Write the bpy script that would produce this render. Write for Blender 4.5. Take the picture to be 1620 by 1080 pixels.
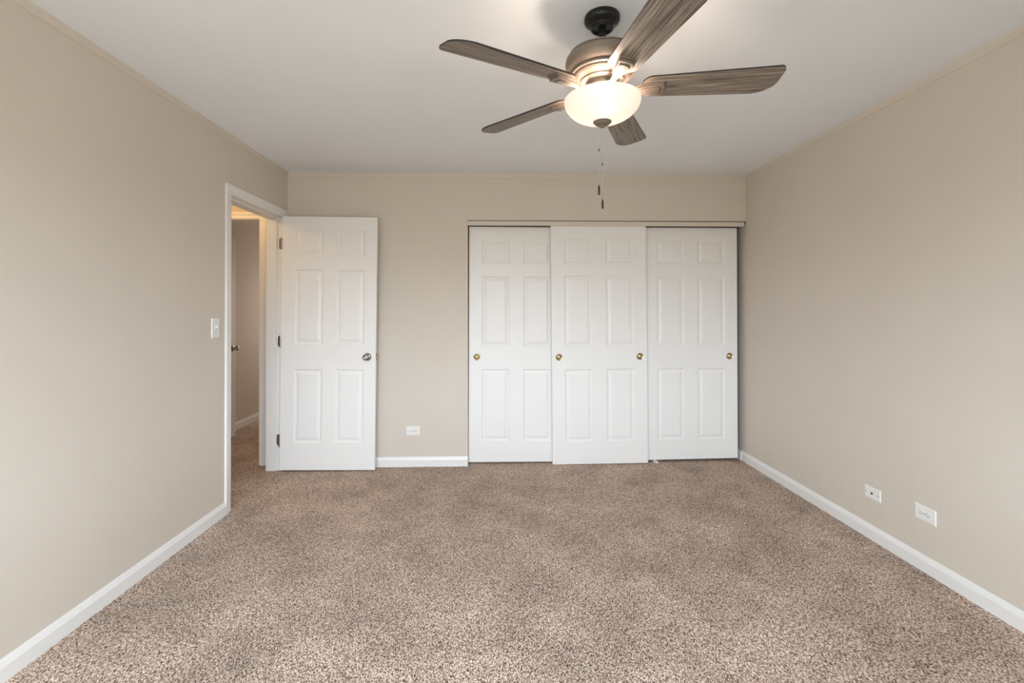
import bpy, math, random
from mathutils import Vector, Matrix

# ------------------------------------------------------------------ scene, camera, light
for o in list(bpy.data.objects):
    bpy.data.objects.remove(o, do_unlink=True)
S = bpy.context.scene
COL = S.collection
S.view_settings.view_transform = 'Standard'
S.view_settings.look = 'None'
S.view_settings.gamma = 1.0
S.view_settings.use_curve_mapping = False
S.view_settings.exposure = 0.07
S.cycles.max_bounces = 12
S.cycles.diffuse_bounces = 8
S.cycles.sample_clamp_indirect = 6.0

# room metrics (metres): x to the right, y away from the camera, z up
XL, XR, H = -1.7316, 2.1238, 2.44
YR = -4.25                      # wall behind the camera
CAM = (0.0, -3.9315, 1.2972)
F_PX, YAW, PITCH, ROLL, PPX, PPY = 741.61, 0.0296, 0.0063, -0.0012, -2.29, -53.9

cd = bpy.data.cameras.new('camera')
cam = bpy.data.objects.new('camera', cd)
COL.objects.link(cam)
cd.sensor_fit = 'HORIZONTAL'
cd.sensor_width = 36.0
cd.lens = F_PX * 36.0 / 1620.0
cd.shift_x = -PPX / 1620.0
cd.shift_y = PPY / 1620.0
cd.clip_start = 0.02
fw = Vector((math.sin(YAW) * math.cos(PITCH), math.cos(YAW) * math.cos(PITCH), math.sin(PITCH)))
rt = Vector((math.cos(YAW), -math.sin(YAW), 0))
up = rt.cross(fw)
r2 = rt * math.cos(ROLL) + up * math.sin(ROLL)
u2 = up * math.cos(ROLL) - rt * math.sin(ROLL)
m3 = Matrix((r2, u2, -fw)).transposed()
cam.matrix_world = Matrix.Translation(CAM) @ m3.to_4x4()
S.camera = cam

W = bpy.data.worlds.new('sky')
S.world = W
W.use_nodes = True
wn = W.node_tree
bg = wn.nodes['Background']
wtc = wn.nodes.new('ShaderNodeTexCoord')
wsx = wn.nodes.new('ShaderNodeSeparateXYZ')
wmr = wn.nodes.new('ShaderNodeMapRange')
wmr.inputs['From Min'].default_value = -0.03
wmr.inputs['From Max'].default_value = 0.10
wcr = wn.nodes.new('ShaderNodeValToRGB')
wcr.color_ramp.elements[0].color = (0.25, 0.25, 0.23, 1)     # lawn and street below the horizon
wcr.color_ramp.elements[1].color = (0.785, 0.893, 1.0, 1)        # bright overcast sky
wn.links.new(wtc.outputs['Generated'], wsx.inputs[0])
wn.links.new(wsx.outputs['Z'], wmr.inputs['Value'])
wn.links.new(wmr.outputs[0], wcr.inputs['Fac'])
wn.links.new(wcr.outputs['Color'], bg.inputs[0])
bg.inputs[1].default_value = 14.3

WIN = (-1.65, 1.25, 0.70, 2.05)   # window in the wall behind the camera: x0, x1, z0, z1


def area_light(name, loc, rot, size, size_y, energy, color, spread=math.pi):
    l = bpy.data.lights.new(name, 'AREA')
    l.shape = 'RECTANGLE'
    l.size, l.size_y = size, size_y
    l.energy, l.color, l.spread = energy, color, spread
    o = bpy.data.objects.new(name, l)
    o.location, o.rotation_euler = loc, rot
    COL.objects.link(o)
    return o


def point_light(name, loc, energy, color, radius, parent=None):
    l = bpy.data.lights.new(name, 'POINT')
    l.energy, l.color, l.shadow_soft_size = energy, color, radius
    o = bpy.data.objects.new(name, l)
    o.location = loc
    COL.objects.link(o)
    if parent:
        o.parent = parent
    return o


# daylight falling in through the window behind the camera
wp = area_light('window_daylight', ((WIN[0] + WIN[1]) / 2, YR - 0.13, (WIN[2] + WIN[3]) / 2),
                (math.radians(90), 0, 0), WIN[1] - WIN[0], WIN[3] - WIN[2], 1.0, (1.0, 1.0, 1.0))
wp.data.cycles.is_portal = True
# warm ceiling lamp in the hallway, added unseen warm fill in the room beyond
point_light('hallway_lamp', (-2.40, -0.55, 2.22), 9.0, (1.0, 0.62, 0.27), 0.07)
area_light('far_room_fill', (-2.3, 2.9, 1.3), (math.radians(-80), 0, 0), 0.7, 1.2, 9.0, (1.0, 0.88, 0.78))
BULB_W, BULB_C = 3.1, (1.0, 0.81, 0.66)

# ------------------------------------------------------------------ materials


def new_mat(name):
    m = bpy.data.materials.new(name)
    m.use_nodes = True
    nt = m.node_tree
    return m, nt, nt.nodes['Principled BSDF']


def simple(name, col, rough=0.5, metal=0.0, bump=0.0, bscale=300.0, spec=0.5, vary=0.0):
    m, nt, b = new_mat(name)
    b.inputs['Base Color'].default_value = (*col, 1)
    b.inputs['Roughness'].default_value = rough
    b.inputs['Metallic'].default_value = metal
    b.inputs['Specular IOR Level'].default_value = spec
    tc = nt.nodes.new('ShaderNodeTexCoord')
    if bump:
        n = nt.nodes.new('ShaderNodeTexNoise')
        n.inputs['Scale'].default_value = bscale
        n.inputs['Detail'].default_value = 3
        nt.links.new(tc.outputs['Object'], n.inputs['Vector'])
        bp = nt.nodes.new('ShaderNodeBump')
        bp.inputs['Strength'].default_value = bump
        bp.inputs['Distance'].default_value = 0.001
        nt.links.new(n.outputs['Fac'], bp.inputs['Height'])
        nt.links.new(bp.outputs[0], b.inputs['Normal'])
    if vary:
        n2 = nt.nodes.new('ShaderNodeTexNoise')
        n2.inputs['Scale'].default_value = 2.3
        n2.inputs['Detail'].default_value = 2
        nt.links.new(tc.outputs['Object'], n2.inputs['Vector'])
        rp = nt.nodes.new('ShaderNodeValToRGB')
        rp.color_ramp.elements[0].position = 0.3
        rp.color_ramp.elements[1].position = 0.7
        rp.color_ramp.elements[0].color = (*[c * (1 - vary) for c in col], 1)
        rp.color_ramp.elements[1].color = (*[min(1, c * (1 + vary)) for c in col], 1)
        nt.links.new(n2.outputs['Fac'], rp.inputs['Fac'])
        nt.links.new(rp.outputs['Color'], b.inputs['Base Color'])
    return m


M_WALL = simple('greige_wall_paint', (0.640, 0.580, 0.506), 0.6, bump=0.12, bscale=260, spec=0.35, vary=0.015)
M_CEIL = simple('white_ceiling_paint', (0.785, 0.812, 0.84), 0.9, bump=0.10, bscale=160, spec=0.2, vary=0.01)
M_TRIM = simple('white_gloss_trim', (0.80, 0.79, 0.77), 0.38, bump=0.05, bscale=60)
M_DOOR = simple('white_door_paint', (0.82, 0.81, 0.79), 0.42, bump=0.06, bscale=180)
M_PLATE = simple('white_plastic_plate', (0.80, 0.79, 0.76), 0.35, bump=0.02)
M_SLOT = simple('dark_slot', (0.05, 0.045, 0.04), 0.6, bump=0.02)
M_STEEL = simple('satin_nickel', (0.38, 0.365, 0.35), 0.2, 1.0, bump=0.02)
M_BRASS = simple('polished_brass', (0.58, 0.50, 0.31), 0.2, 1.0, bump=0.02)
M_ABRASS = simple('antique_brass', (0.36, 0.27, 0.15), 0.4, 1.0, bump=0.02)
M_BLACK = simple('matte_black_metal', (0.022, 0.022, 0.022), 0.38, 0.6, bump=0.03)
M_BRONZE = simple('aged_bronze_metal', (0.20, 0.160, 0.128), 0.48, 0.30, bump=0.05, bscale=120, vary=0.12)
M_EDGE = simple('black_edge_banding', (0.02, 0.017, 0.015), 0.5, bump=0.03)
M_TRACK = simple('grey_track_metal', (0.16, 0.15, 0.14), 0.5, 0.8, bump=0.02)


def carpet_mat():
    m, nt, b = new_mat('speckled_brown_carpet')
    L = nt.links.new
    tc = nt.nodes.new('ShaderNodeTexCoord')
    n = nt.nodes.new('ShaderNodeTexNoise')
    n.inputs['Scale'].default_value = 215
    n.inputs['Detail'].default_value = 3.0
    n.inputs['Roughness'].default_value = 0.80
    n.inputs['Distortion'].default_value = 0.3
    mpg = nt.nodes.new('ShaderNodeMapping')          # tufts lie combed towards the closet
    mpg.inputs['Scale'].default_value = (1.0, 0.55, 1.0)
    mpg.inputs['Rotation'].default_value = (0.35, 0.25, 0.61)
    mpg.inputs['Location'].default_value = (0.0, 0.0, 0.137)
    L(tc.outputs['Object'], mpg.inputs['Vector'])
    L(mpg.outputs[0], n.inputs['Vector'])
    rp = nt.nodes.new('ShaderNodeValToRGB')
    e = rp.color_ramp.elements
    e[0].position, e[0].color = 0.38, (0.030, 0.022, 0.016, 1)
    e[1].position, e[1].color = 0.60, (0.98, 0.835, 0.72, 1)
    a = e.new(0.45); a.color = (0.235, 0.158, 0.115, 1)
    c = e.new(0.52); c.color = (0.60, 0.450, 0.355, 1)
    L(n.outputs['Fac'], rp.inputs['Fac'])
    # broad nap patches left by vacuuming and feet
    p = nt.nodes.new('ShaderNodeTexNoise')
    p.inputs['Scale'].default_value = 3.0
    p.inputs['Detail'].default_value = 4
    p.inputs['Roughness'].default_value = 0.55
    L(tc.outputs['Object'], p.inputs['Vector'])
    mr = nt.nodes.new('ShaderNodeMapRange')
    mr.inputs['From Min'].default_value = 0.32
    mr.inputs['From Max'].default_value = 0.68
    mr.inputs['To Min'].default_value = 0.78
    mr.inputs['To Max'].default_value = 1.12
    L(p.outputs['Fac'], mr.inputs['Value'])
    mx = nt.nodes.new('ShaderNodeMix')
    mx.data_type = 'RGBA'
    mx.blend_type = 'MULTIPLY'
    mx.inputs[0].default_value = 1.0
    L(rp.outputs['Color'], mx.inputs[6])
    L(mr.outputs[0], mx.inputs[7])
    L(mx.outputs[2], b.inputs['Base Color'])
    b.inputs['Roughness'].default_value = 0.95
    b.inputs['Specular IOR Level'].default_value = 0.1
    bp = nt.nodes.new('ShaderNodeBump')
    bp.inputs['Strength'].default_value = 0.9
    bp.inputs['Distance'].default_value = 0.006
    L(n.outputs['Fac'], bp.inputs['Height'])
    L(bp.outputs[0], b.inputs['Normal'])
    return m


M_CARPET = carpet_mat()


def blade_mat():
    m, nt, b = new_mat('weathered_grey_oak')
    L = nt.links.new
    tc = nt.nodes.new('ShaderNodeTexCoord')
    oi = nt.nodes.new('ShaderNodeObjectInfo')
    ad = nt.nodes.new('ShaderNodeVectorMath'); ad.operation = 'ADD'
    sc = nt.nodes.new('ShaderNodeVectorMath'); sc.operation = 'SCALE'
    cb = nt.nodes.new('ShaderNodeCombineXYZ')
    for i in range(3):
        L(oi.outputs['Random'], cb.inputs[i])
    L(cb.outputs[0], sc.inputs[0]); sc.inputs['Scale'].default_value = 7.0
    L(tc.outputs['Object'], ad.inputs[0]); L(sc.outputs[0], ad.inputs[1])
    mp = nt.nodes.new('ShaderNodeMapping')
    mp.inputs['Scale'].default_value = (2.6, 170.0, 40.0)
    L(ad.outputs[0], mp.inputs['Vector'])
    n = nt.nodes.new('ShaderNodeTexNoise')
    n.inputs['Scale'].default_value = 1.6
    n.inputs['Detail'].default_value = 6
    n.inputs['Roughness'].default_value = 0.65
    n.inputs['Distortion'].default_value = 0.5
    L(mp.outputs[0], n.inputs['Vector'])
    rp = nt.nodes.new('ShaderNodeValToRGB')
    e = rp.color_ramp.elements
    e[0].position, e[0].color = 0.36, (0.030, 0.023, 0.018, 1)
    e[1].position, e[1].color = 0.66, (0.43, 0.36, 0.29, 1)
    a = e.new(0.50); a.color = (0.185, 0.150, 0.120, 1)
    L(n.outputs['Fac'], rp.inputs['Fac'])
    L(rp.outputs['Color'], b.inputs['Base Color'])
    b.inputs['Roughness'].default_value = 0.5
    bp = nt.nodes.new('ShaderNodeBump')
    bp.inputs['Strength'].default_value = 0.25
    bp.inputs['Distance'].default_value = 0.001
    L(n.outputs['Fac'], bp.inputs['Height'])
    L(bp.outputs[0], b.inputs['Normal'])
    return m


M_BLADE = blade_mat()


def bowl_mat():
    m, nt, b = new_mat('lit_frosted_glass')
    L = nt.links.new
    out = nt.nodes['Material Output']
    tr = nt.nodes.new('ShaderNodeBsdfTranslucent')
    tr.inputs['Color'].default_value = (0.95, 0.86, 0.76, 1)
    b.inputs['Base Color'].default_value = (0.62, 0.58, 0.53, 1)
    b.inputs['Roughness'].default_value = 0.3
    b.inputs['Emission Color'].default_value = (1.0, 0.80, 0.645, 1)
    b.inputs['Emission Strength'].default_value = 0.44
    # slightly cloudy alabaster swirl
    tc = nt.nodes.new('ShaderNodeTexCoord')
    n = nt.nodes.new('ShaderNodeTexNoise')
    n.inputs['Scale'].default_value = 14
    n.inputs['Detail'].default_value = 2
    L(tc.outputs['Object'], n.inputs['Vector'])
    mr = nt.nodes.new('ShaderNodeMapRange')
    mr.inputs['To Min'].default_value = 0.018
    mr.inputs['To Max'].default_value = 0.027
    L(n.outputs['Fac'], mr.inputs['Value'])
    mx = nt.nodes.new('ShaderNodeMixShader')
    L(mr.outputs[0], mx.inputs[0])
    L(b.outputs[0], mx.inputs[1])
    L(tr.outputs[0], mx.inputs[2])
    L(mx.outputs[0], out.inputs['Surface'])
    return m


M_BOWL = bowl_mat()

# ------------------------------------------------------------------ mesh helpers


class MB:
    def __init__(self):
        self.v, self.f = [], []

    def add(self, vs, fs):
        o = len(self.v)
        self.v += [tuple(p) for p in vs]
        self.f += [tuple(i + o for i in f) for f in fs]
        return self

    def box(self, a, b):
        (x0, y0, z0), (x1, y1, z1) = a, b
        return self.add([(x0, y0, z0), (x1, y0, z0), (x1, y1, z0), (x0, y1, z0),
                         (x0, y0, z1), (x1, y0, z1), (x1, y1, z1), (x0, y1, z1)],
                        [(0, 3, 2, 1), (4, 5, 6, 7), (0, 1, 5, 4), (1, 2, 6, 5), (2, 3, 7, 6), (3, 0, 4, 7)])

    def sweep(self, prof, axis, a, b):
        """closed 2-D profile swept along one axis; prof gives the two other coordinates in x,y,z order"""
        n = len(prof)
        vs = []
        for t in (a, b):
            for p in prof:
                q = list(p)
                q.insert(axis, t)
                vs.append(q)
        fs = [(i, (i + 1) % n, n + (i + 1) % n, n + i) for i in range(n)]
        fs += [tuple(range(n - 1, -1, -1)), tuple(range(n, 2 * n))]
        return self.add(vs, fs)

    def lathe(self, prof, seg=48, c=(0, 0, 0), axis=2, flip=1, cap=True):
        n = len(prof)
        vs, fs = [], []
        for k in range(seg):
            a = 2 * math.pi * k / seg
            for r, h in prof:
                x, y, z = r * math.cos(a), r * math.sin(a), h * flip
                if axis == 1:
                    x, y, z = x, z, -y
                elif axis == 0:
                    x, y, z = z, x, y
                vs.append((x + c[0], y + c[1], z + c[2]))
        for k in range(seg):
            k2 = (k + 1) % seg
            for i in range(n - 1):
                fs.append((k * n + i, k2 * n + i, k2 * n + i + 1, k * n + i + 1))
        if cap:
            for i in (0, n - 1):
                if prof[i][0] > 1e-6:
                    ring = [k * n + i for k in range(seg)]
                    fs.append(tuple(ring if i else ring[::-1]))
        return self.add(vs, fs)

    def tube(self, pts, rads, seg=10):
        """tube through 3-D points with per-point (ry, rz) radii"""
        pts = [Vector(p) for p in pts]
        vs, fs = [], []
        for i, p in enumerate(pts):
            d = (pts[min(i + 1, len(pts) - 1)] - pts[max(i - 1, 0)]).normalized()
            s = Vector((0, 1, 0)) if abs(d.y) < 0.9 else Vector((1, 0, 0))
            s = (s - d * s.dot(d)).normalized()
            t = d.cross(s)
            r = rads[i] if isinstance(rads[i], tuple) else (rads[i], rads[i])
            for k in range(seg):
                a = 2 * math.pi * k / seg
                vs.append(p + s * math.cos(a) * r[0] + t * math.sin(a) * r[1])
        n = seg
        for i in range(len(pts) - 1):
            for k in range(n):
                fs.append((i * n + k, i * n + (k + 1) % n, (i + 1) * n + (k + 1) % n, (i + 1) * n + k))
        fs.append(tuple(range(n - 1, -1, -1)))
        fs.append(tuple((len(pts) - 1) * n + k for k in range(n)))
        return self.add(vs, fs)

    def build(self, name, mat, parent=None, smooth=False, bevel=0.0, seg=2, loc=None, angle=40):
        me = bpy.data.meshes.new(name)
        me.from_pydata(self.v, [], self.f)
        import bmesh
        bm = bmesh.new()
        bm.from_mesh(me)
        bmesh.ops.remove_doubles(bm, verts=bm.verts, dist=1e-6)
        bmesh.ops.recalc_face_normals(bm, faces=bm.faces)
        bm.to_mesh(me)
        bm.free()
        me.materials.append(mat)
        o = bpy.data.objects.new(name, me)
        COL.objects.link(o)
        if parent:
            o.parent = parent
        if loc:
            o.location = loc
        if smooth:
            for p in me.polygons:
                p.use_smooth = True
            me.set_sharp_from_angle(angle=math.radians(angle))
        if bevel:
            md = o.modifiers.new('bevel', 'BEVEL')
            md.width, md.segments, md.limit_method = bevel, seg, 'ANGLE'
            md.angle_limit = math.radians(35)
        return o


def empty(name, loc, rot=(0, 0, 0)):
    o = bpy.data.objects.new(name, None)
    o.empty_display_size = 0.05
    o.location, o.rotation_euler = loc, rot
    COL.objects.link(o)
    return o


def tag(o, label, cat, group=None, kind=None):
    o['label'], o['category'] = label, cat
    if group:
        o['group'] = group
    if kind:
        o['kind'] = kind
    return o


def struct(o, label=None, cat=None):
    o['kind'] = 'structure'
    if label:
        o['label'], o['category'] = label, cat
    return o


# ------------------------------------------------------------------ setting
YJ = -0.065                 # hinge side of the doorway in the left wall
DW = 0.767                  # width of that doorway
ZJ = 2.055                  # its height
TW = 0.14                   # wall thickness
YN = YJ - DW
CX0 = -0.242                # left edge of the closet opening
CZ = 2.0535                   # height of the closet opening

struct(MB().box((-4.2, YR - 0.15, -0.12), (XR + 0.15, 3.2, 0.0)).build('floor', M_CARPET),
       'speckled brown and beige carpet covering the bedroom floor', 'floor')
struct(MB().box((-4.2, YR - 0.15, H), (XR + 0.15, 3.2, H + 0.12)).build('ceiling', M_CEIL),
       'flat white ceiling above the bedroom', 'ceiling')

w = MB()
w.box((XL - TW, YR, 0), (XL, YN - 0.018, H))
w.box((XL - TW, YN - 0.018, ZJ + 0.018), (XL, YJ + 0.018, H))
w.box((XL - TW, YJ + 0.018, 0), (XL, 0.12, H))
struct(w.build('wall_left', M_WALL), 'greige wall on the left, with the open doorway', 'wall')
struct(MB().box((XR, YR, 0), (XR + 0.12, 0.80, H)).build('wall_right', M_WALL), 'bare greige wall on the right, with two low white plates', 'wall')
w = MB()
w.box((XL, 0, 0), (CX0, 0.115, H))
w.box((CX0, 0, CZ), (XR, 0.115, H))
struct(w.build('wall_back', M_WALL), 'greige wall facing the camera, around the closet doors', 'wall')
w = MB()
w.box((XL - TW, YR - 0.12, 0), (WIN[0], YR, H))
w.box((WIN[1], YR - 0.12, 0), (XR + 0.12, YR, H))
w.box((WIN[0], YR - 0.12, 0), (WIN[1], YR, WIN[2]))
w.box((WIN[0], YR - 0.12, WIN[3]), (WIN[1], YR, H))
struct(w.build('wall_front', M_WALL))
w = MB()
fx, fz = 0.05, 0.05
w.box((WIN[0], YR - 0.09, WIN[2]), (WIN[0] + fx, YR - 0.04, WIN[3]))
w.box((WIN[1] - fx, YR - 0.09, WIN[2]), (WIN[1], YR - 0.04, WIN[3]))
w.box((WIN[0] + fx, YR - 0.09, WIN[2]), (WIN[1] - fx, YR - 0.04, WIN[2] + fz))
w.box((WIN[0] + fx, YR - 0.09, WIN[3] - fz), (WIN[1] - fx, YR - 0.04, WIN[3]))
w.box(((WIN[0] + WIN[1]) / 2 - 0.02, YR - 0.08, WIN[2] + fz), ((WIN[0] + WIN[1]) / 2 + 0.02, YR - 0.05, WIN[3] - fz))
struct(w.build('window_1', M_TRIM))

# inside of the closet
w = MB()
w.box((CX0 - 0.5, 0.70, 0), (XR, 0.80, H))
w.box((CX0 - 0.5, 0.115, 0), (CX0 - 0.4, 0.70, H))
struct(w.build('wall_closet', M_WALL))

# hallway and the room beyond it
HY = 0.075                   # end wall of the hallway
HX0, HX1 = -2.757, -1.9945   # doorway in that wall
w = MB()
w.box((HX1 + 0.018, HY, 0), (XL - TW, HY + 0.115, H))
w.box((HX0 - 0.018, HY, 2.065 + 0.018), (HX1 + 0.018, HY + 0.115, H))
w.box((-3.10, HY, 0), (HX0 - 0.018, HY + 0.115, H))
struct(w.build('wall_hall_end', M_WALL), 'hallway wall with the second doorway, seen through the open door', 'wall')
w = MB()
w.box((-3.10, YR, 0), (-3.0, HY, H))
w.box((-3.0, YR, 0), (XL - TW, YR + 0.1, H))
struct(w.build('wall_hall_left', M_WALL))
w = MB()
w.box((-2.95, HY + 0.115, 0), (-2.85, 3.1, H))
w.box((-2.85, 3.0, 0), (-1.75, 3.1, H))
w.box((-1.90, HY + 0.115, 0), (-1.80, 3.0, H))
struct(w.build('wall_far_room', M_WALL), 'dim brown-grey wall of the room beyond the hallway', 'wall')

# baseboards
BH, BT = 0.081, 0.013


def bb_prof(t=BT, h=BH):
    return [(0, 0), (t, 0), (t, h - 0.026), (t * 0.80, h - 0.018), (t * 0.45, h - 0.004), (t * 0.30, h), (0, h)]


CW, CT = 0.059, 0.013        # casing width, thickness
struct(MB().sweep([(XL + a, b) for a, b in bb_prof()], 1, YR, YN - CW - 0.0).build('baseboard_left', M_TRIM),
       'white baseboard along the left wall', 'baseboard')
struct(MB().sweep([(XR - a, b) for a, b in bb_prof()], 1, YR, 0.046).build('baseboard_right', M_TRIM),
       'white baseboard along the right wall', 'baseboard')
struct(MB().sweep([(-a, b) for a, b in bb_prof()], 0, XL + 0.02, CX0).build('baseboard_back', M_TRIM),
       'short white baseboard between the open door and the closet', 'baseboard')
struct(MB().sweep([(XR - a * 1.6, b) for a, b in bb_prof()], 1, 0.064, 0.70).build('baseboard_closet', M_TRIM),
       'stub of white baseboard inside the closet beside the right wall', 'baseboard')
struct(MB().sweep([(-2.85 + a, b) for a, b in bb_prof()], 1, HY + 0.115, 3.0).build('baseboard_far_room', M_TRIM),
       'white baseboard at the foot of the wall beyond the hallway', 'baseboard')

# thin painted moulding where walls meet ceiling
CP = [(0, -0.034), (0.004, -0.034), (0.007, -0.026), (0.009, -0.014), (0.013, -0.006), (0.014, 0.0), (0, 0)]
struct(MB().sweep([(XL + a, H + b) for a, b in CP], 1, YR, -0.014).build('trim_1', M_WALL),
       'thin greige moulding between left wall and ceiling', 'moulding')
struct(MB().sweep([(-a, H + b) for a, b in CP], 0, XL, XR).build('trim_2', M_WALL),
       'thin greige moulding between back wall and ceiling', 'moulding')
struct(MB().sweep([(XR - a, H + b) for a, b in CP], 1, YR, -0.014).build('trim_3', M_WALL),
       'thin greige moulding between right wall and ceiling', 'moulding')

# fascia that hides the closet track
t4 = MB().box((CX0 - 0.002, -0.016, 2.006), (2.1005, -0.004, 2.0435))
t4.box((CX0 + 0.003, -0.004, 2.036), (2.098, 0.0045, 2.0425))
t4 = t4.build('trim_4', M_WALL, bevel=0.0015)
struct(t4, 'greige fascia strip above the three closet doors', 'trim')
tk = MB()
for y0 in (0.005, 0.052):
    tk.box((CX0, y0 - 0.003, 2.030), (XR, y0, CZ))
    tk.box((CX0, y0 + 0.036, 2.030), (XR, y0 + 0.039, CZ))
struct(tk.build('trim_5', M_TRACK))

# frame of the bedroom doorway: casing on the room side, jamb, stop
f = MB()


def casing(mb, prof, u0, u1, z_top, place):
    """mitred door casing: prof = (thickness, distance from the opening); place(u, t, z) puts it in the room"""
    n = len(prof)
    vs = []
    for su, sz in ((0, 0), (0, 1), (1, 1), (1, 0)):
        for t, b in prof:
            vs.append(place(u1 + b if su else u0 - b, t, z_top + b if sz else 0.0))
    fs = []
    for k in range(3):
        for i in range(n):
            fs.append((k * n + i, k * n + (i + 1) % n, (k + 1) * n + (i + 1) % n, (k + 1) * n + i))
    fs += [tuple(range(n - 1, -1, -1)), tuple(range(3 * n, 4 * n))]
    mb.add(vs, fs)


cp = [(0, 0), (CT * 0.55, 0), (CT * 0.75, 0.010), (CT * 0.80, 0.030), (CT, 0.045), (CT, CW), (0, CW)]   # (thickness, distance from the opening)
casing(f, cp, YN, YJ, ZJ, lambda u, t, z: (XL + t, u, z))
struct(f.build('trim_6', M_TRIM), 'white casing around the open doorway in the left wall', 'door casing')
f = MB()
f.box((XL - TW, YN - 0.018, 0), (XL, YN, ZJ))
f.box((XL - TW, YJ, 0), (XL, YJ + 0.018, ZJ))
f.box((XL - TW, YN - 0.018, ZJ), (XL, YJ + 0.018, ZJ + 0.018))
sx0, sx1 = XL - TW + 0.002, XL - 0.055
f.box((sx0, YN, 0), (sx1, YN + 0.011, ZJ))
f.box((sx0, YJ - 0.011, 0), (sx1, YJ, ZJ))
f.box((sx0, YN + 0.011, ZJ - 0.011), (sx1, YJ - 0.011, ZJ))
struct(f.build('trim_7', M_TRIM, bevel=0.0015), 'white door jamb and stop inside the open doorway', 'door jamb')

# frame of the doorway at the end of the hall
f = MB()
z1 = 2.065
casing(f, cp, HX0, HX1, z1, lambda u, t, z: (u, HY - t, z))
f.box((HX1, HY, 0), (HX1 + 0.018, HY + 0.115, z1))
f.box((HX0 - 0.018, HY, 0), (HX0, HY + 0.115, z1))
f.box((HX0 - 0.018, HY, z1), (HX1 + 0.018, HY + 0.115, z1 + 0.018))
struct(f.build('trim_8', M_TRIM), 'white casing of the second doorway at the end of the hall', 'door casing')

# ------------------------------------------------------------------ six-panel doors


def door_mesh(W_, H_, T, xs, zs, slope=0.0):
    """slab with front at y=0 and back at y=T; xs/zs give the panel edges; moulded panels on both faces"""
    mb = MB()
    c = 0.0025
    gx = [c] + list(xs) + [W_ - c]
    gz = [c] + list(zs) + [H_ - c]
    rings = [(0.0, 0.0), (0.003, 0.0015), (0.009, 0.0060), (0.016, 0.0072), (0.022, 0.0066), (0.040, 0.0016), (0.042, 0.0012)]
    for face in (0, 1):
        def P(x, z, d):
            return (x, d if face == 0 else T - d, z)
        for i in range(len(gx) - 1):
            for j in range(len(gz) - 1):
                a0, a1, b0, b1 = gx[i], gx[i + 1], gz[j], gz[j + 1]
                if i % 2 == 1 and j % 2 == 1:
                    vs, fs = [], []
                    for ins, d in rings:
                        vs += [P(a0 + ins, b0 + ins, d), P(a1 - ins, b0 + ins, d), P(a1 - ins, b1 - ins, d), P(a0 + ins, b1 - ins, d)]
                    for k in range(len(rings) - 1):
                        for q in range(4):
                            fs.append((k * 4 + q, k * 4 + (q + 1) % 4, k * 4 + 4 + (q + 1) % 4, k * 4 + 4 + q))
                    o = (len(rings) - 1) * 4
                    fs.append((o, o + 1, o + 2, o + 3))
                    mb.add(vs, fs)
                else:
                    mb.add([P(a0, b0, 0), P(a1, b0, 0), P(a1, b1, 0), P(a0, b1, 0)], [(0, 1, 2, 3)])
    # rounded rim between the faces
    def ring(y, ins):
        pts = []
        for x in gx if ins else [0] + gx[1:-1] + [W_]:
            pts.append((x, y, ins))
        zz = gz if ins else [0] + gz[1:-1] + [H_]
        for z in zz[1:]:
            pts.append((W_ - ins, y, z))
        for x in (gx if ins else [0] + gx[1:-1] + [W_])[::-1][1:]:
            pts.append((x, y, H_ - ins))
        for z in zz[::-1][1:-1]:
            pts.append((ins, y, z))
        return pts
    rs = [ring(0, c), ring(c, 0), ring(T - c, 0), ring(T, c)]
    n = len(rs[0])
    vs = [p for r in rs for p in r]
    fs = []
    for k in range(3):
        for i in range(n):
            fs.append((k * n + i, k * n + (i + 1) % n, (k + 1) * n + (i + 1) % n, (k + 1) * n + i))
    mb.add(vs, fs)
    if slope:
        mb.v = [(x, y, z + (slope * x / W_ if z < 0.1 else 0)) for x, y, z in mb.v]
    return mb


def knob_parts(parent, x, y, z, ny, mat, axis=1):
    """round door knob: rosette, neck and ball with a button, pointing along ny on the given axis"""
    prof = [(0.0, 0.0), (0.032, 0.0), (0.0325, 0.003), (0.029, 0.007), (0.018, 0.009), (0.0125, 0.012), (0.0115, 0.024),
            (0.014, 0.029), (0.021, 0.034), (0.0255, 0.041), (0.0265, 0.048), (0.0245, 0.055), (0.018, 0.0605), (0.009, 0.0625),
            (0.007, 0.0615), (0.0, 0.0615)]
    return MB().lathe(prof, 36, (x, y, z), axis, ny).build('door_knob', mat, parent, smooth=True, angle=60)


# bedroom door, swung open in front of the back wall
EW, EH, ET = 0.762, 2.046, 0.035
d1 = door_mesh(EW, EH, ET, [0.110, 0.335, 0.439, 0.667], [0.222, 0.814, 1.014, 1.617, 1.726, 1.940]).build('door_1', M_DOOR)
d1.location = (XL - 0.018, YJ - ET - 0.002, 0.014)
d1.rotation_euler = (0, math.radians(0.55), 0)
struct(d1, 'white six-panel bedroom door standing open against the back wall, with a steel knob', 'door')
k = knob_parts(d1, EW - 0.068, 0.0, 0.915, -1, M_STEEL); k['label'] = 'round satin steel knob'
k = knob_parts(d1, EW - 0.068, ET, 0.915, 1, M_STEEL); k['label'] = 'round satin steel knob'
lt = MB().box((EW, 0.006, 0.888), (EW + 0.0015, ET - 0.006, 0.945)).box((EW + 0.0015, 0.011, 0.907), (EW + 0.013, 0.024, 0.925)).build('latch', M_ABRASS, d1, bevel=0.001)
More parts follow.
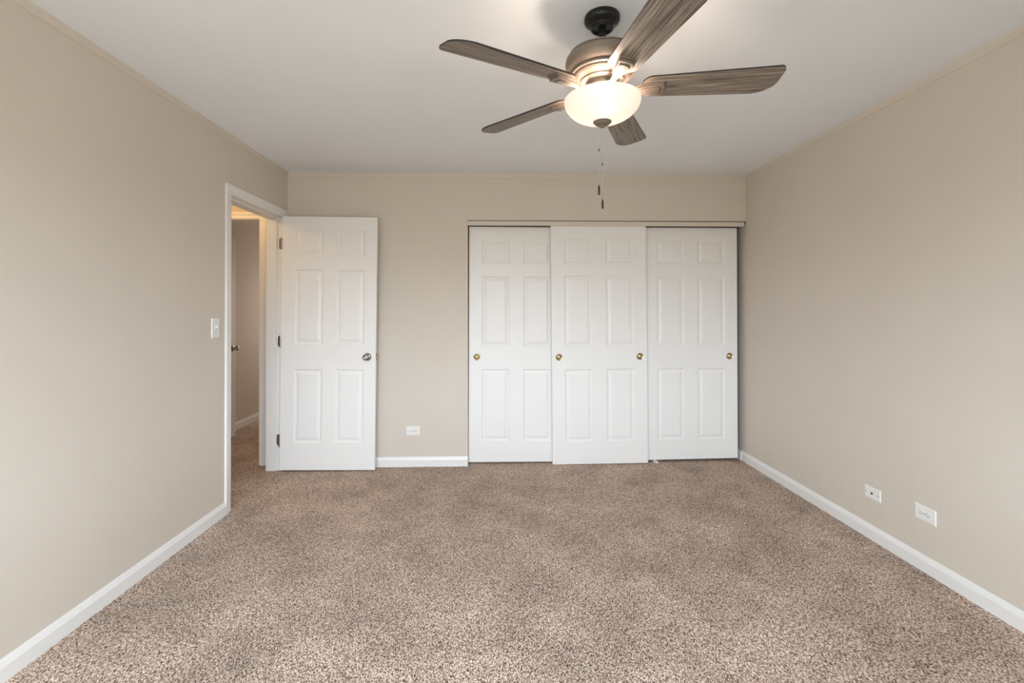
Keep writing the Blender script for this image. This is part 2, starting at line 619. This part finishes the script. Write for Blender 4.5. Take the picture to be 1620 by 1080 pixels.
for z, mt, nm in ((1.827, M_ABRASS, 'antique brass hinge'), (1.035, M_STEEL, 'steel hinge'), (0.236, M_STEEL, 'steel hinge')):
    hm = MB()
    # barrel, leaf on the door edge, round-cornered leaf on the jamb
    hm.lathe([(0.0, -0.046), (0.0055, -0.046), (0.0055, 0.046), (0.0, 0.046)], 14, (-0.001, -0.004, z))
    hm.box((-0.0022, 0.0, z - 0.044), (0.0, ET - 0.004, z + 0.044))
    leaf, R_ = [], 0.012
    lx, z0_, z1_ = -0.036, z - 0.044, z + 0.044
    for cx_, cz_, s in ((lx + R_, z1_ - R_, 90), (lx + R_, z0_ + R_, 180)):
        for q in range(7):
            a = math.radians(s + 15 * q)
            leaf.append((cx_ + R_ * math.cos(a), cz_ + R_ * math.sin(a)))
    leaf += [(0.0, z0_), (0.0, z1_)]
    hm.sweep(leaf, 1, ET - 0.001, ET + 0.0015)
    h_ = hm.build('hinge', mt, d1, smooth=True)
    h_['label'] = nm

# three sliding closet doors
CXS = [0.110, 0.346, 0.464, 0.700]
CZS = [0.190, 0.800, 0.990, 1.588, 1.696, 1.898]
CWD = 0.810


def closet_door(name, x, y, z0, h, roll, slope, label, pulls):
    o = door_mesh(CWD, h, 0.035, CXS, [q - z0 for q in CZS], slope).build(name, M_DOOR)
    o.location = (x, y, z0)
    o.rotation_euler = (0, math.radians(roll), 0)
    struct(o, label, 'closet door')
    for px in pulls:
        prof = [(0.0, 0.0), (0.028, 0.0), (0.0285, 0.0025), (0.0265, 0.0042), (0.0235, 0.0036), (0.021, 0.0008), (0.0205, 0.0024),
                (0.016, 0.0075), (0.009, 0.0108), (0.0, 0.0120)]
        MB().lathe(prof, 32, (px, 0.0, 0.902 - z0), 1, -1).build('finger_pull', M_BRASS, o, smooth=True, angle=50)
    return o


closet_door('door_2', -0.2400, 0.050, 0.013, 1.996, 0.20, 0.0,
            'left white six-panel sliding closet door, tucked behind the middle one', [0.068])
closet_door('door_3', 0.468, 0.000, 0.0015, 2.012, -0.37, 0.0,
            'middle white six-panel sliding closet door, in front of the other two, with two brass pulls', [0.062, 0.748])
closet_door('door_4', 1.2635, 0.050, 0.015, 1.992, 0.0, 0.010,
            'right white six-panel sliding closet door, beside the right wall', [0.740])

# door of the far room, standing open inside it
d5 = door_mesh(0.77, 2.03, 0.035, [0.115, 0.33, 0.44, 0.655], [0.222, 0.812, 1.008, 1.607, 1.715, 1.929]).build('door_5', M_DOOR)
d5.rotation_euler = (0, 0, math.radians(90))
d5.location = (-2.680, HY + 0.125, 0.012)
struct(d5, 'white door standing open in the room beyond the hallway, with a dark knob', 'door')
k5 = knob_parts(d5, 0.77 - 0.062, 0.0, 0.905, -1, M_STEEL)

# ------------------------------------------------------------------ small fittings


def plate_prof_mesh(w, h, t=0.0055):
    """wall plate in its own frame: x across, z up, front at -y"""
    c = 0.006
    mb = MB()
    a, b = w / 2, h / 2
    rows = [(a, b, 0.0), (a, b, -0.0015), (a - 0.002, b - 0.002, -t + 0.0008), (a - c, b - c, -t)]
    vs, fs = [], []
    for x, z, y in rows:
        vs += [(-x, y, -z), (x, y, -z), (x, y, z), (-x, y, z)]
    for k in range(3):
        for q in range(4):
            fs.append((k * 4 + q, k * 4 + (q + 1) % 4, k * 4 + 4 + (q + 1) % 4, k * 4 + 4 + q))
    fs += [(12, 13, 14, 15), (3, 2, 1, 0)]
    return mb.add(vs, fs)


def screw(parent, x, z, y=-0.0055):
    s = MB().lathe([(0.0, 0.0), (0.0034, 0.0), (0.0032, 0.0008), (0.0022, 0.0014), (0.0, 0.0016)], 16, (x, y, z), 1, -1)
    s.box((x - 0.0026, y - 0.0019, z - 0.0005), (x + 0.0026, y - 0.0012, z + 0.0005))
    return s.build('screw', M_STEEL, parent, smooth=True)


def outlet(loc, rz, label, group):
    pl = plate_prof_mesh(0.115, 0.076).build('wall_outlet', M_PLATE)
    pl.location, pl.rotation_euler = loc, (0, 0, rz)
    tag(pl, label, 'outlet', group)
    for s in (-1, 1):
        cx = s * 0.0195
        out = []
        for q in range(28):
            a = 2 * math.pi * q / 28
            out.append((cx + max(-0.0140, min(0.0140, 0.0172 * math.cos(a))), 0.0172 * math.sin(a)))
        rc = MB().sweep(out, 1, -0.0075, -0.0045).build('receptacle', M_PLATE, pl, bevel=0.0006)
        sl = MB()
        sl.box((cx - 0.0075, -0.0079, 0.0040), (cx + 0.0005, -0.0074, 0.0062))
        sl.box((cx - 0.0075, -0.0079, -0.0066), (cx + 0.0015, -0.0074, -0.0044))
        sl.lathe([(0.0, 0.0), (0.0026, 0.0), (0.0026, 0.0005), (0.0, 0.0005)], 14, (cx + 0.0085, -0.0074, 0.0), 1, -1)
        s_ = sl.build('slots', M_SLOT, rc)
        s_['label'] = 'dark plug slots'
    screw(pl, 0.0, 0.0)
    return pl


outlet((-0.6965, 0.0, 0.2957), 0, 'white sideways outlet low on the back wall between the open door and the closet', 'wall outlets')
outlet((XR, -1.664, 0.285), math.radians(-90), 'white sideways outlet on the right wall, the plate nearer the camera', 'wall outlets')

cx = plate_prof_mesh(0.113, 0.068).build('cable_plate', M_PLATE)
cx.location, cx.rotation_euler = (XR, -1.338, 0.261), (0, 0, math.radians(-90))
tag(cx, 'white plate with a round cable jack on the right wall beside the outlet', 'wall plate')
j = MB().lathe([(0.0, 0.0), (0.0075, 0.0), (0.0075, 0.002), (0.0052, 0.0022), (0.0050, 0.0045), (0.0038, 0.0045), (0.0038, 0.0025), (0.0, 0.0025)], 20, (0, -0.0055, 0), 1, -1)
jo = j.build('cable_jack', M_STEEL, cx, smooth=True)
jd = MB().lathe([(0.0, 0.0), (0.0037, 0.0), (0.0037, 0.0006), (0.0, 0.0006)], 16, (0, -0.0082, 0), 1, -1).build('jack_hole', M_SLOT, jo)
screw(cx, -0.042, 0.0)
screw(cx, 0.042, 0.0)

sw = plate_prof_mesh(0.079, 0.121).build('light_switch', M_PLATE)
sw.location, sw.rotation_euler = (XL, -0.995, 1.191), (0, 0, math.radians(90))
tag(sw, 'white toggle light switch on the left wall beside the doorway casing', 'light switch')
tg = MB().box((-0.0055, -0.0068, -0.0125), (0.0055, -0.0050, 0.0125)).build('switch_frame', M_PLATE, sw, bevel=0.0005)
lv = MB()
lv.add([(-0.0042, -0.006, -0.006), (0.0042, -0.006, -0.006), (0.0042, -0.006, 0.006), (-0.0042, -0.006, 0.006),
        (-0.0034, -0.0205, 0.0065), (0.0034, -0.0205, 0.0065), (0.0034, -0.0185, 0.0125), (-0.0034, -0.0185, 0.0125)],
       [(0, 1, 2, 3), (4, 5, 6, 7), (0, 1, 5, 4), (1, 2, 6, 5), (2, 3, 7, 6), (3, 0, 4, 7)])
lv.build('toggle', M_PLATE, sw, bevel=0.0008)
MB().box((-0.0036, -0.0072, -0.0118), (0.0036, -0.0066, -0.0060)).build('toggle_slot', M_SLOT, sw)
screw(sw, 0.0, 0.030)
screw(sw, 0.0, -0.030)

# plastic guide that keeps the sliding doors in line
g = MB()
g.box((1.338, 0.012, 0.0), (1.372, 0.098, 0.004))
g.box((1.340, 0.038, 0.004), (1.352, 0.0475, 0.030))
g.box((1.356, 0.014, 0.004), (1.366, 0.024, 0.021))
g = g.build('door_guide', M_PLATE, bevel=0.0025, seg=3)
tag(g, 'small white plastic guide on the carpet under the right closet door', 'door guide')

# ------------------------------------------------------------------ ceiling fan
FX, FY = 0.412, -2.122
fan = empty('ceiling_fan', (FX, FY, H))
tag(fan, 'five-blade ceiling fan with weathered wood blades, bronze motor and lit glass bowl', 'ceiling fan')


def Z(z):
    return z - H


def lat(name, prof, mat, parent, seg=64, smooth=True, angle=32, cap=True):
    return MB().lathe([(r, Z(z)) for r, z in prof], seg, cap=cap).build(name, mat, parent, smooth=smooth, angle=angle)


cn = lat('canopy', [(0.0, 2.44), (0.067, 2.44), (0.0685, 2.437), (0.0685, 2.4235), (0.0665, 2.4185), (0.0590, 2.4115), (0.0510, 2.4060),
                    (0.0455, 2.4010), (0.0430, 2.3970), (0.0440, 2.3955), (0.0440, 2.3920), (0.0410, 2.3885), (0.0350, 2.3885), (0.0330, 2.3940), (0.018, 2.396), (0.0, 2.396)], M_BLACK, fan)
cn['label'] = 'black canopy'
dr = lat('downrod', [(0.0, 2.40), (0.0135, 2.40), (0.0135, 2.305), (0.021, 2.303), (0.022, 2.285), (0.0, 2.285)], M_BLACK, fan, 28)
lat('motor_housing', [(0.0, 2.292), (0.121, 2.292), (0.128, 2.290), (0.1310, 2.2865), (0.1305, 2.2835), (0.1255, 2.2825), (0.1255, 2.2805), (0.1335, 2.2790), (0.1400, 2.272),
                      (0.1425, 2.262), (0.1420, 2.250), (0.1380, 2.239), (0.1300, 2.229), (0.1215, 2.2235), (0.1160, 2.2220), (0.1160, 2.2195), (0.1205, 2.2175),
                      (0.1200, 2.2120), (0.1150, 2.2090), (0.1090, 2.2085), (0.1090, 2.2060), (0.1115, 2.2045), (0.1060, 2.1985), (0.0960, 2.1940), (0.0860, 2.1915),
                      (0.0830, 2.1890), (0.0835, 2.1850), (0.0780, 2.1820), (0.0680, 2.1800), (0.0, 2.1800)], M_BRONZE, fan)
lat('hub', [(0.0, 2.181), (0.060, 2.181), (0.060, 2.168), (0.066, 2.166), (0.066, 2.158), (0.0, 2.158)], M_BRONZE, fan)
lat('switch_housing', [(0.0, 2.159), (0.050, 2.159), (0.0515, 2.150), (0.0515, 2.126), (0.047, 2.119), (0.047, 2.112), (0.0, 2.112)], M_BRONZE, fan)
# stem through the bowl to the finial
lat('stem', [(0.0, 2.113), (0.0055, 2.113), (0.0055, 2.025), (0.0, 2.025)], M_BRONZE, fan, 14)

bp = []
for i in range(25):
    a = math.radians(90 * i / 24)
    bp.append((max(0.010, 0.147 * math.cos(a) ** 0.94), 2.111 - 0.083 * math.sin(a) ** 1.03))
bowl_prof = [(0.1425, 2.1165), (0.1465, 2.1165), (0.1475, 2.1140)] + bp
bowl = lat('light_bowl', bowl_prof, M_BOWL, fan, 72, True, 60, cap=False)
bowl['label'] = 'glowing frosted glass bowl'
lat('finial', [(0.0, 2.0325), (0.033, 2.0325), (0.0358, 2.0305), (0.0352, 2.0275), (0.0315, 2.0255), (0.0305, 2.0230), (0.0255, 2.0185),
               (0.0180, 2.0160), (0.0125, 2.0150), (0.0120, 2.0115), (0.0080, 2.0085), (0.0, 2.0078)], M_BRONZE, fan, 40)
for i in range(3):
    a = math.radians(25 + 120 * i)
    point_light('bulb_light', (0.068 * math.cos(a), 0.068 * math.sin(a), Z(2.088)), BULB_W, BULB_C, 0.022, fan)

# pull chains
for (dx, dy, zc, zt, zb) in ((-0.0145, -0.004, 1.920, 1.777, 1.744), (0.0010, 0.004, 1.866, 1.724, 1.692)):
    prof, z = [(0.0, 2.013)], 2.013
    while z > zt + 0.004:
        prof += [(0.00045, z - 0.0006), (0.0012, z - 0.0018), (0.0012, z - 0.0028), (0.00045, z - 0.0040)]
        z -= 0.0042
    prof.append((0.0, z))
    ch = MB().lathe([(r, Z(q)) for r, q in prof], 8, (dx, dy, 0)).build('pull_chain', M_STEEL, fan, smooth=True, angle=80)
    MB().lathe([(r, Z(q)) for r, q in [(0, zc + .005), (0.0019, zc + .005), (0.0022, zc), (0.0019, zc - .005), (0, zc - .005)]], 12, (dx, dy, 0)).build('connector', M_BLACK, ch, smooth=True)
    pe = MB().lathe([(r, Z(q)) for r, q in [(0, zt + .008), (0.0016, zt + .007), (0.0018, zt + .002), (0.0034, zt), (0.0040, zt - .004), (0.0040, zb + .003), (0.0030, zb), (0, zb)]],
                    16, (dx, dy, 0)).build('pull_weight', M_BLACK, ch, smooth=True)
    pe['label'] = 'dark bar weight at the end of the chain'

# blades: x runs outwards, +y is the anticlockwise side seen from above
def blade_outline():
    pts = []
    # inner end, rounded corners
    r0, r1 = 0.150, 0.653
    w0, w1 = 0.056, 0.0715
    def arc(cx, cy, rx, ry, a0, a1, n):
        for i in range(n + 1):
            a = math.radians(a0 + (a1 - a0) * i / n)
            pts.append((cx + rx * math.cos(a), cy + ry * math.sin(a)))
    arc(r0 + 0.040, w0 - 0.040, 0.040, 0.040, 180, 100, 8)
    arc(r1 - 0.088, w1 - 0.072, 0.086, 0.072, 90, 12, 14)      # broad sweep on the +y side
    arc(r1 - 0.020, -w1 + 0.028, 0.020, 0.028, 5, -90, 9)      # tight corner on the -y side
    arc(r0 + 0.040, -w0 + 0.040, 0.040, 0.040, 260, 180, 8)
    return pts


ol = blade_outline()
blade0 = MB().sweep([(a, b) for a, b in ol], 2, 0.0, 0.0065).build('blade', M_BLADE, None)
blade0.data.materials.append(M_EDGE)                        # black edge banding
for p_ in blade0.data.polygons:
    p_.material_index = 1 if abs(p_.normal.z) < 0.5 else 0
im = MB()
# curved arm from the hub, then a plate that carries the blade
im.tube([(0.052, 0, 0.004), (0.070, 0, 0.000), (0.088, 0, -0.010), (0.106, 0, -0.0165), (0.124, 0, -0.0150), (0.142, 0, -0.0105), (0.160, 0, -0.0075)],
        [(0.015, 0.006), (0.013, 0.0055), (0.0115, 0.005), (0.0115, 0.005), (0.013, 0.005), (0.015, 0.005), (0.014, 0.0040)], 14)
outer = [(0.118, 0.008), (0.140, 0.019), (0.232, 0.033), (0.238, 0.024), (0.241, 0.012), (0.242, 0.0), (0.241, -0.012), (0.238, -0.024), (0.232, -0.033), (0.140, -0.019), (0.118, -0.008)]
im.sweep(outer, 2, -0.0050, 0.0)
rim = [(0.120, 0.007), (0.142, 0.017), (0.227, 0.030), (0.232, 0.015), (0.2335, 0.0), (0.232, -0.015), (0.227, -0.030), (0.142, -0.017), (0.120, -0.007)]
im.sweep(rim, 2, -0.0155, -0.0050)
inn = [(0.126, 0.004), (0.147, 0.011), (0.209, 0.0205), (0.214, 0.010), (0.215, 0.0), (0.214, -0.010), (0.209, -0.0205), (0.147, -0.011), (0.126, -0.004)]
im.sweep(inn, 2, -0.0180, -0.0155)
iron0 = im.build('blade_iron', M_BRONZE, None, bevel=0.0015, smooth=True, angle=45)
A0, PITCHB, ZBL = math.radians(-8.5), math.radians(12.5), 2.1560
for k in range(5):
    an = A0 + k * 2 * math.pi / 5
    b_ = blade0 if k == 0 else blade0.copy()
    i_ = iron0 if k == 0 else iron0.copy()
    for o in (b_, i_):
        if k:
            COL.objects.link(o)
        o.parent = fan
        # pitched about the blade's own length: the clockwise edge rides higher
        o.matrix_local = Matrix.Translation((0, 0, Z(ZBL))) @ Matrix.Rotation(an, 4, 'Z') @ Matrix.Rotation(-PITCHB, 4, 'X')
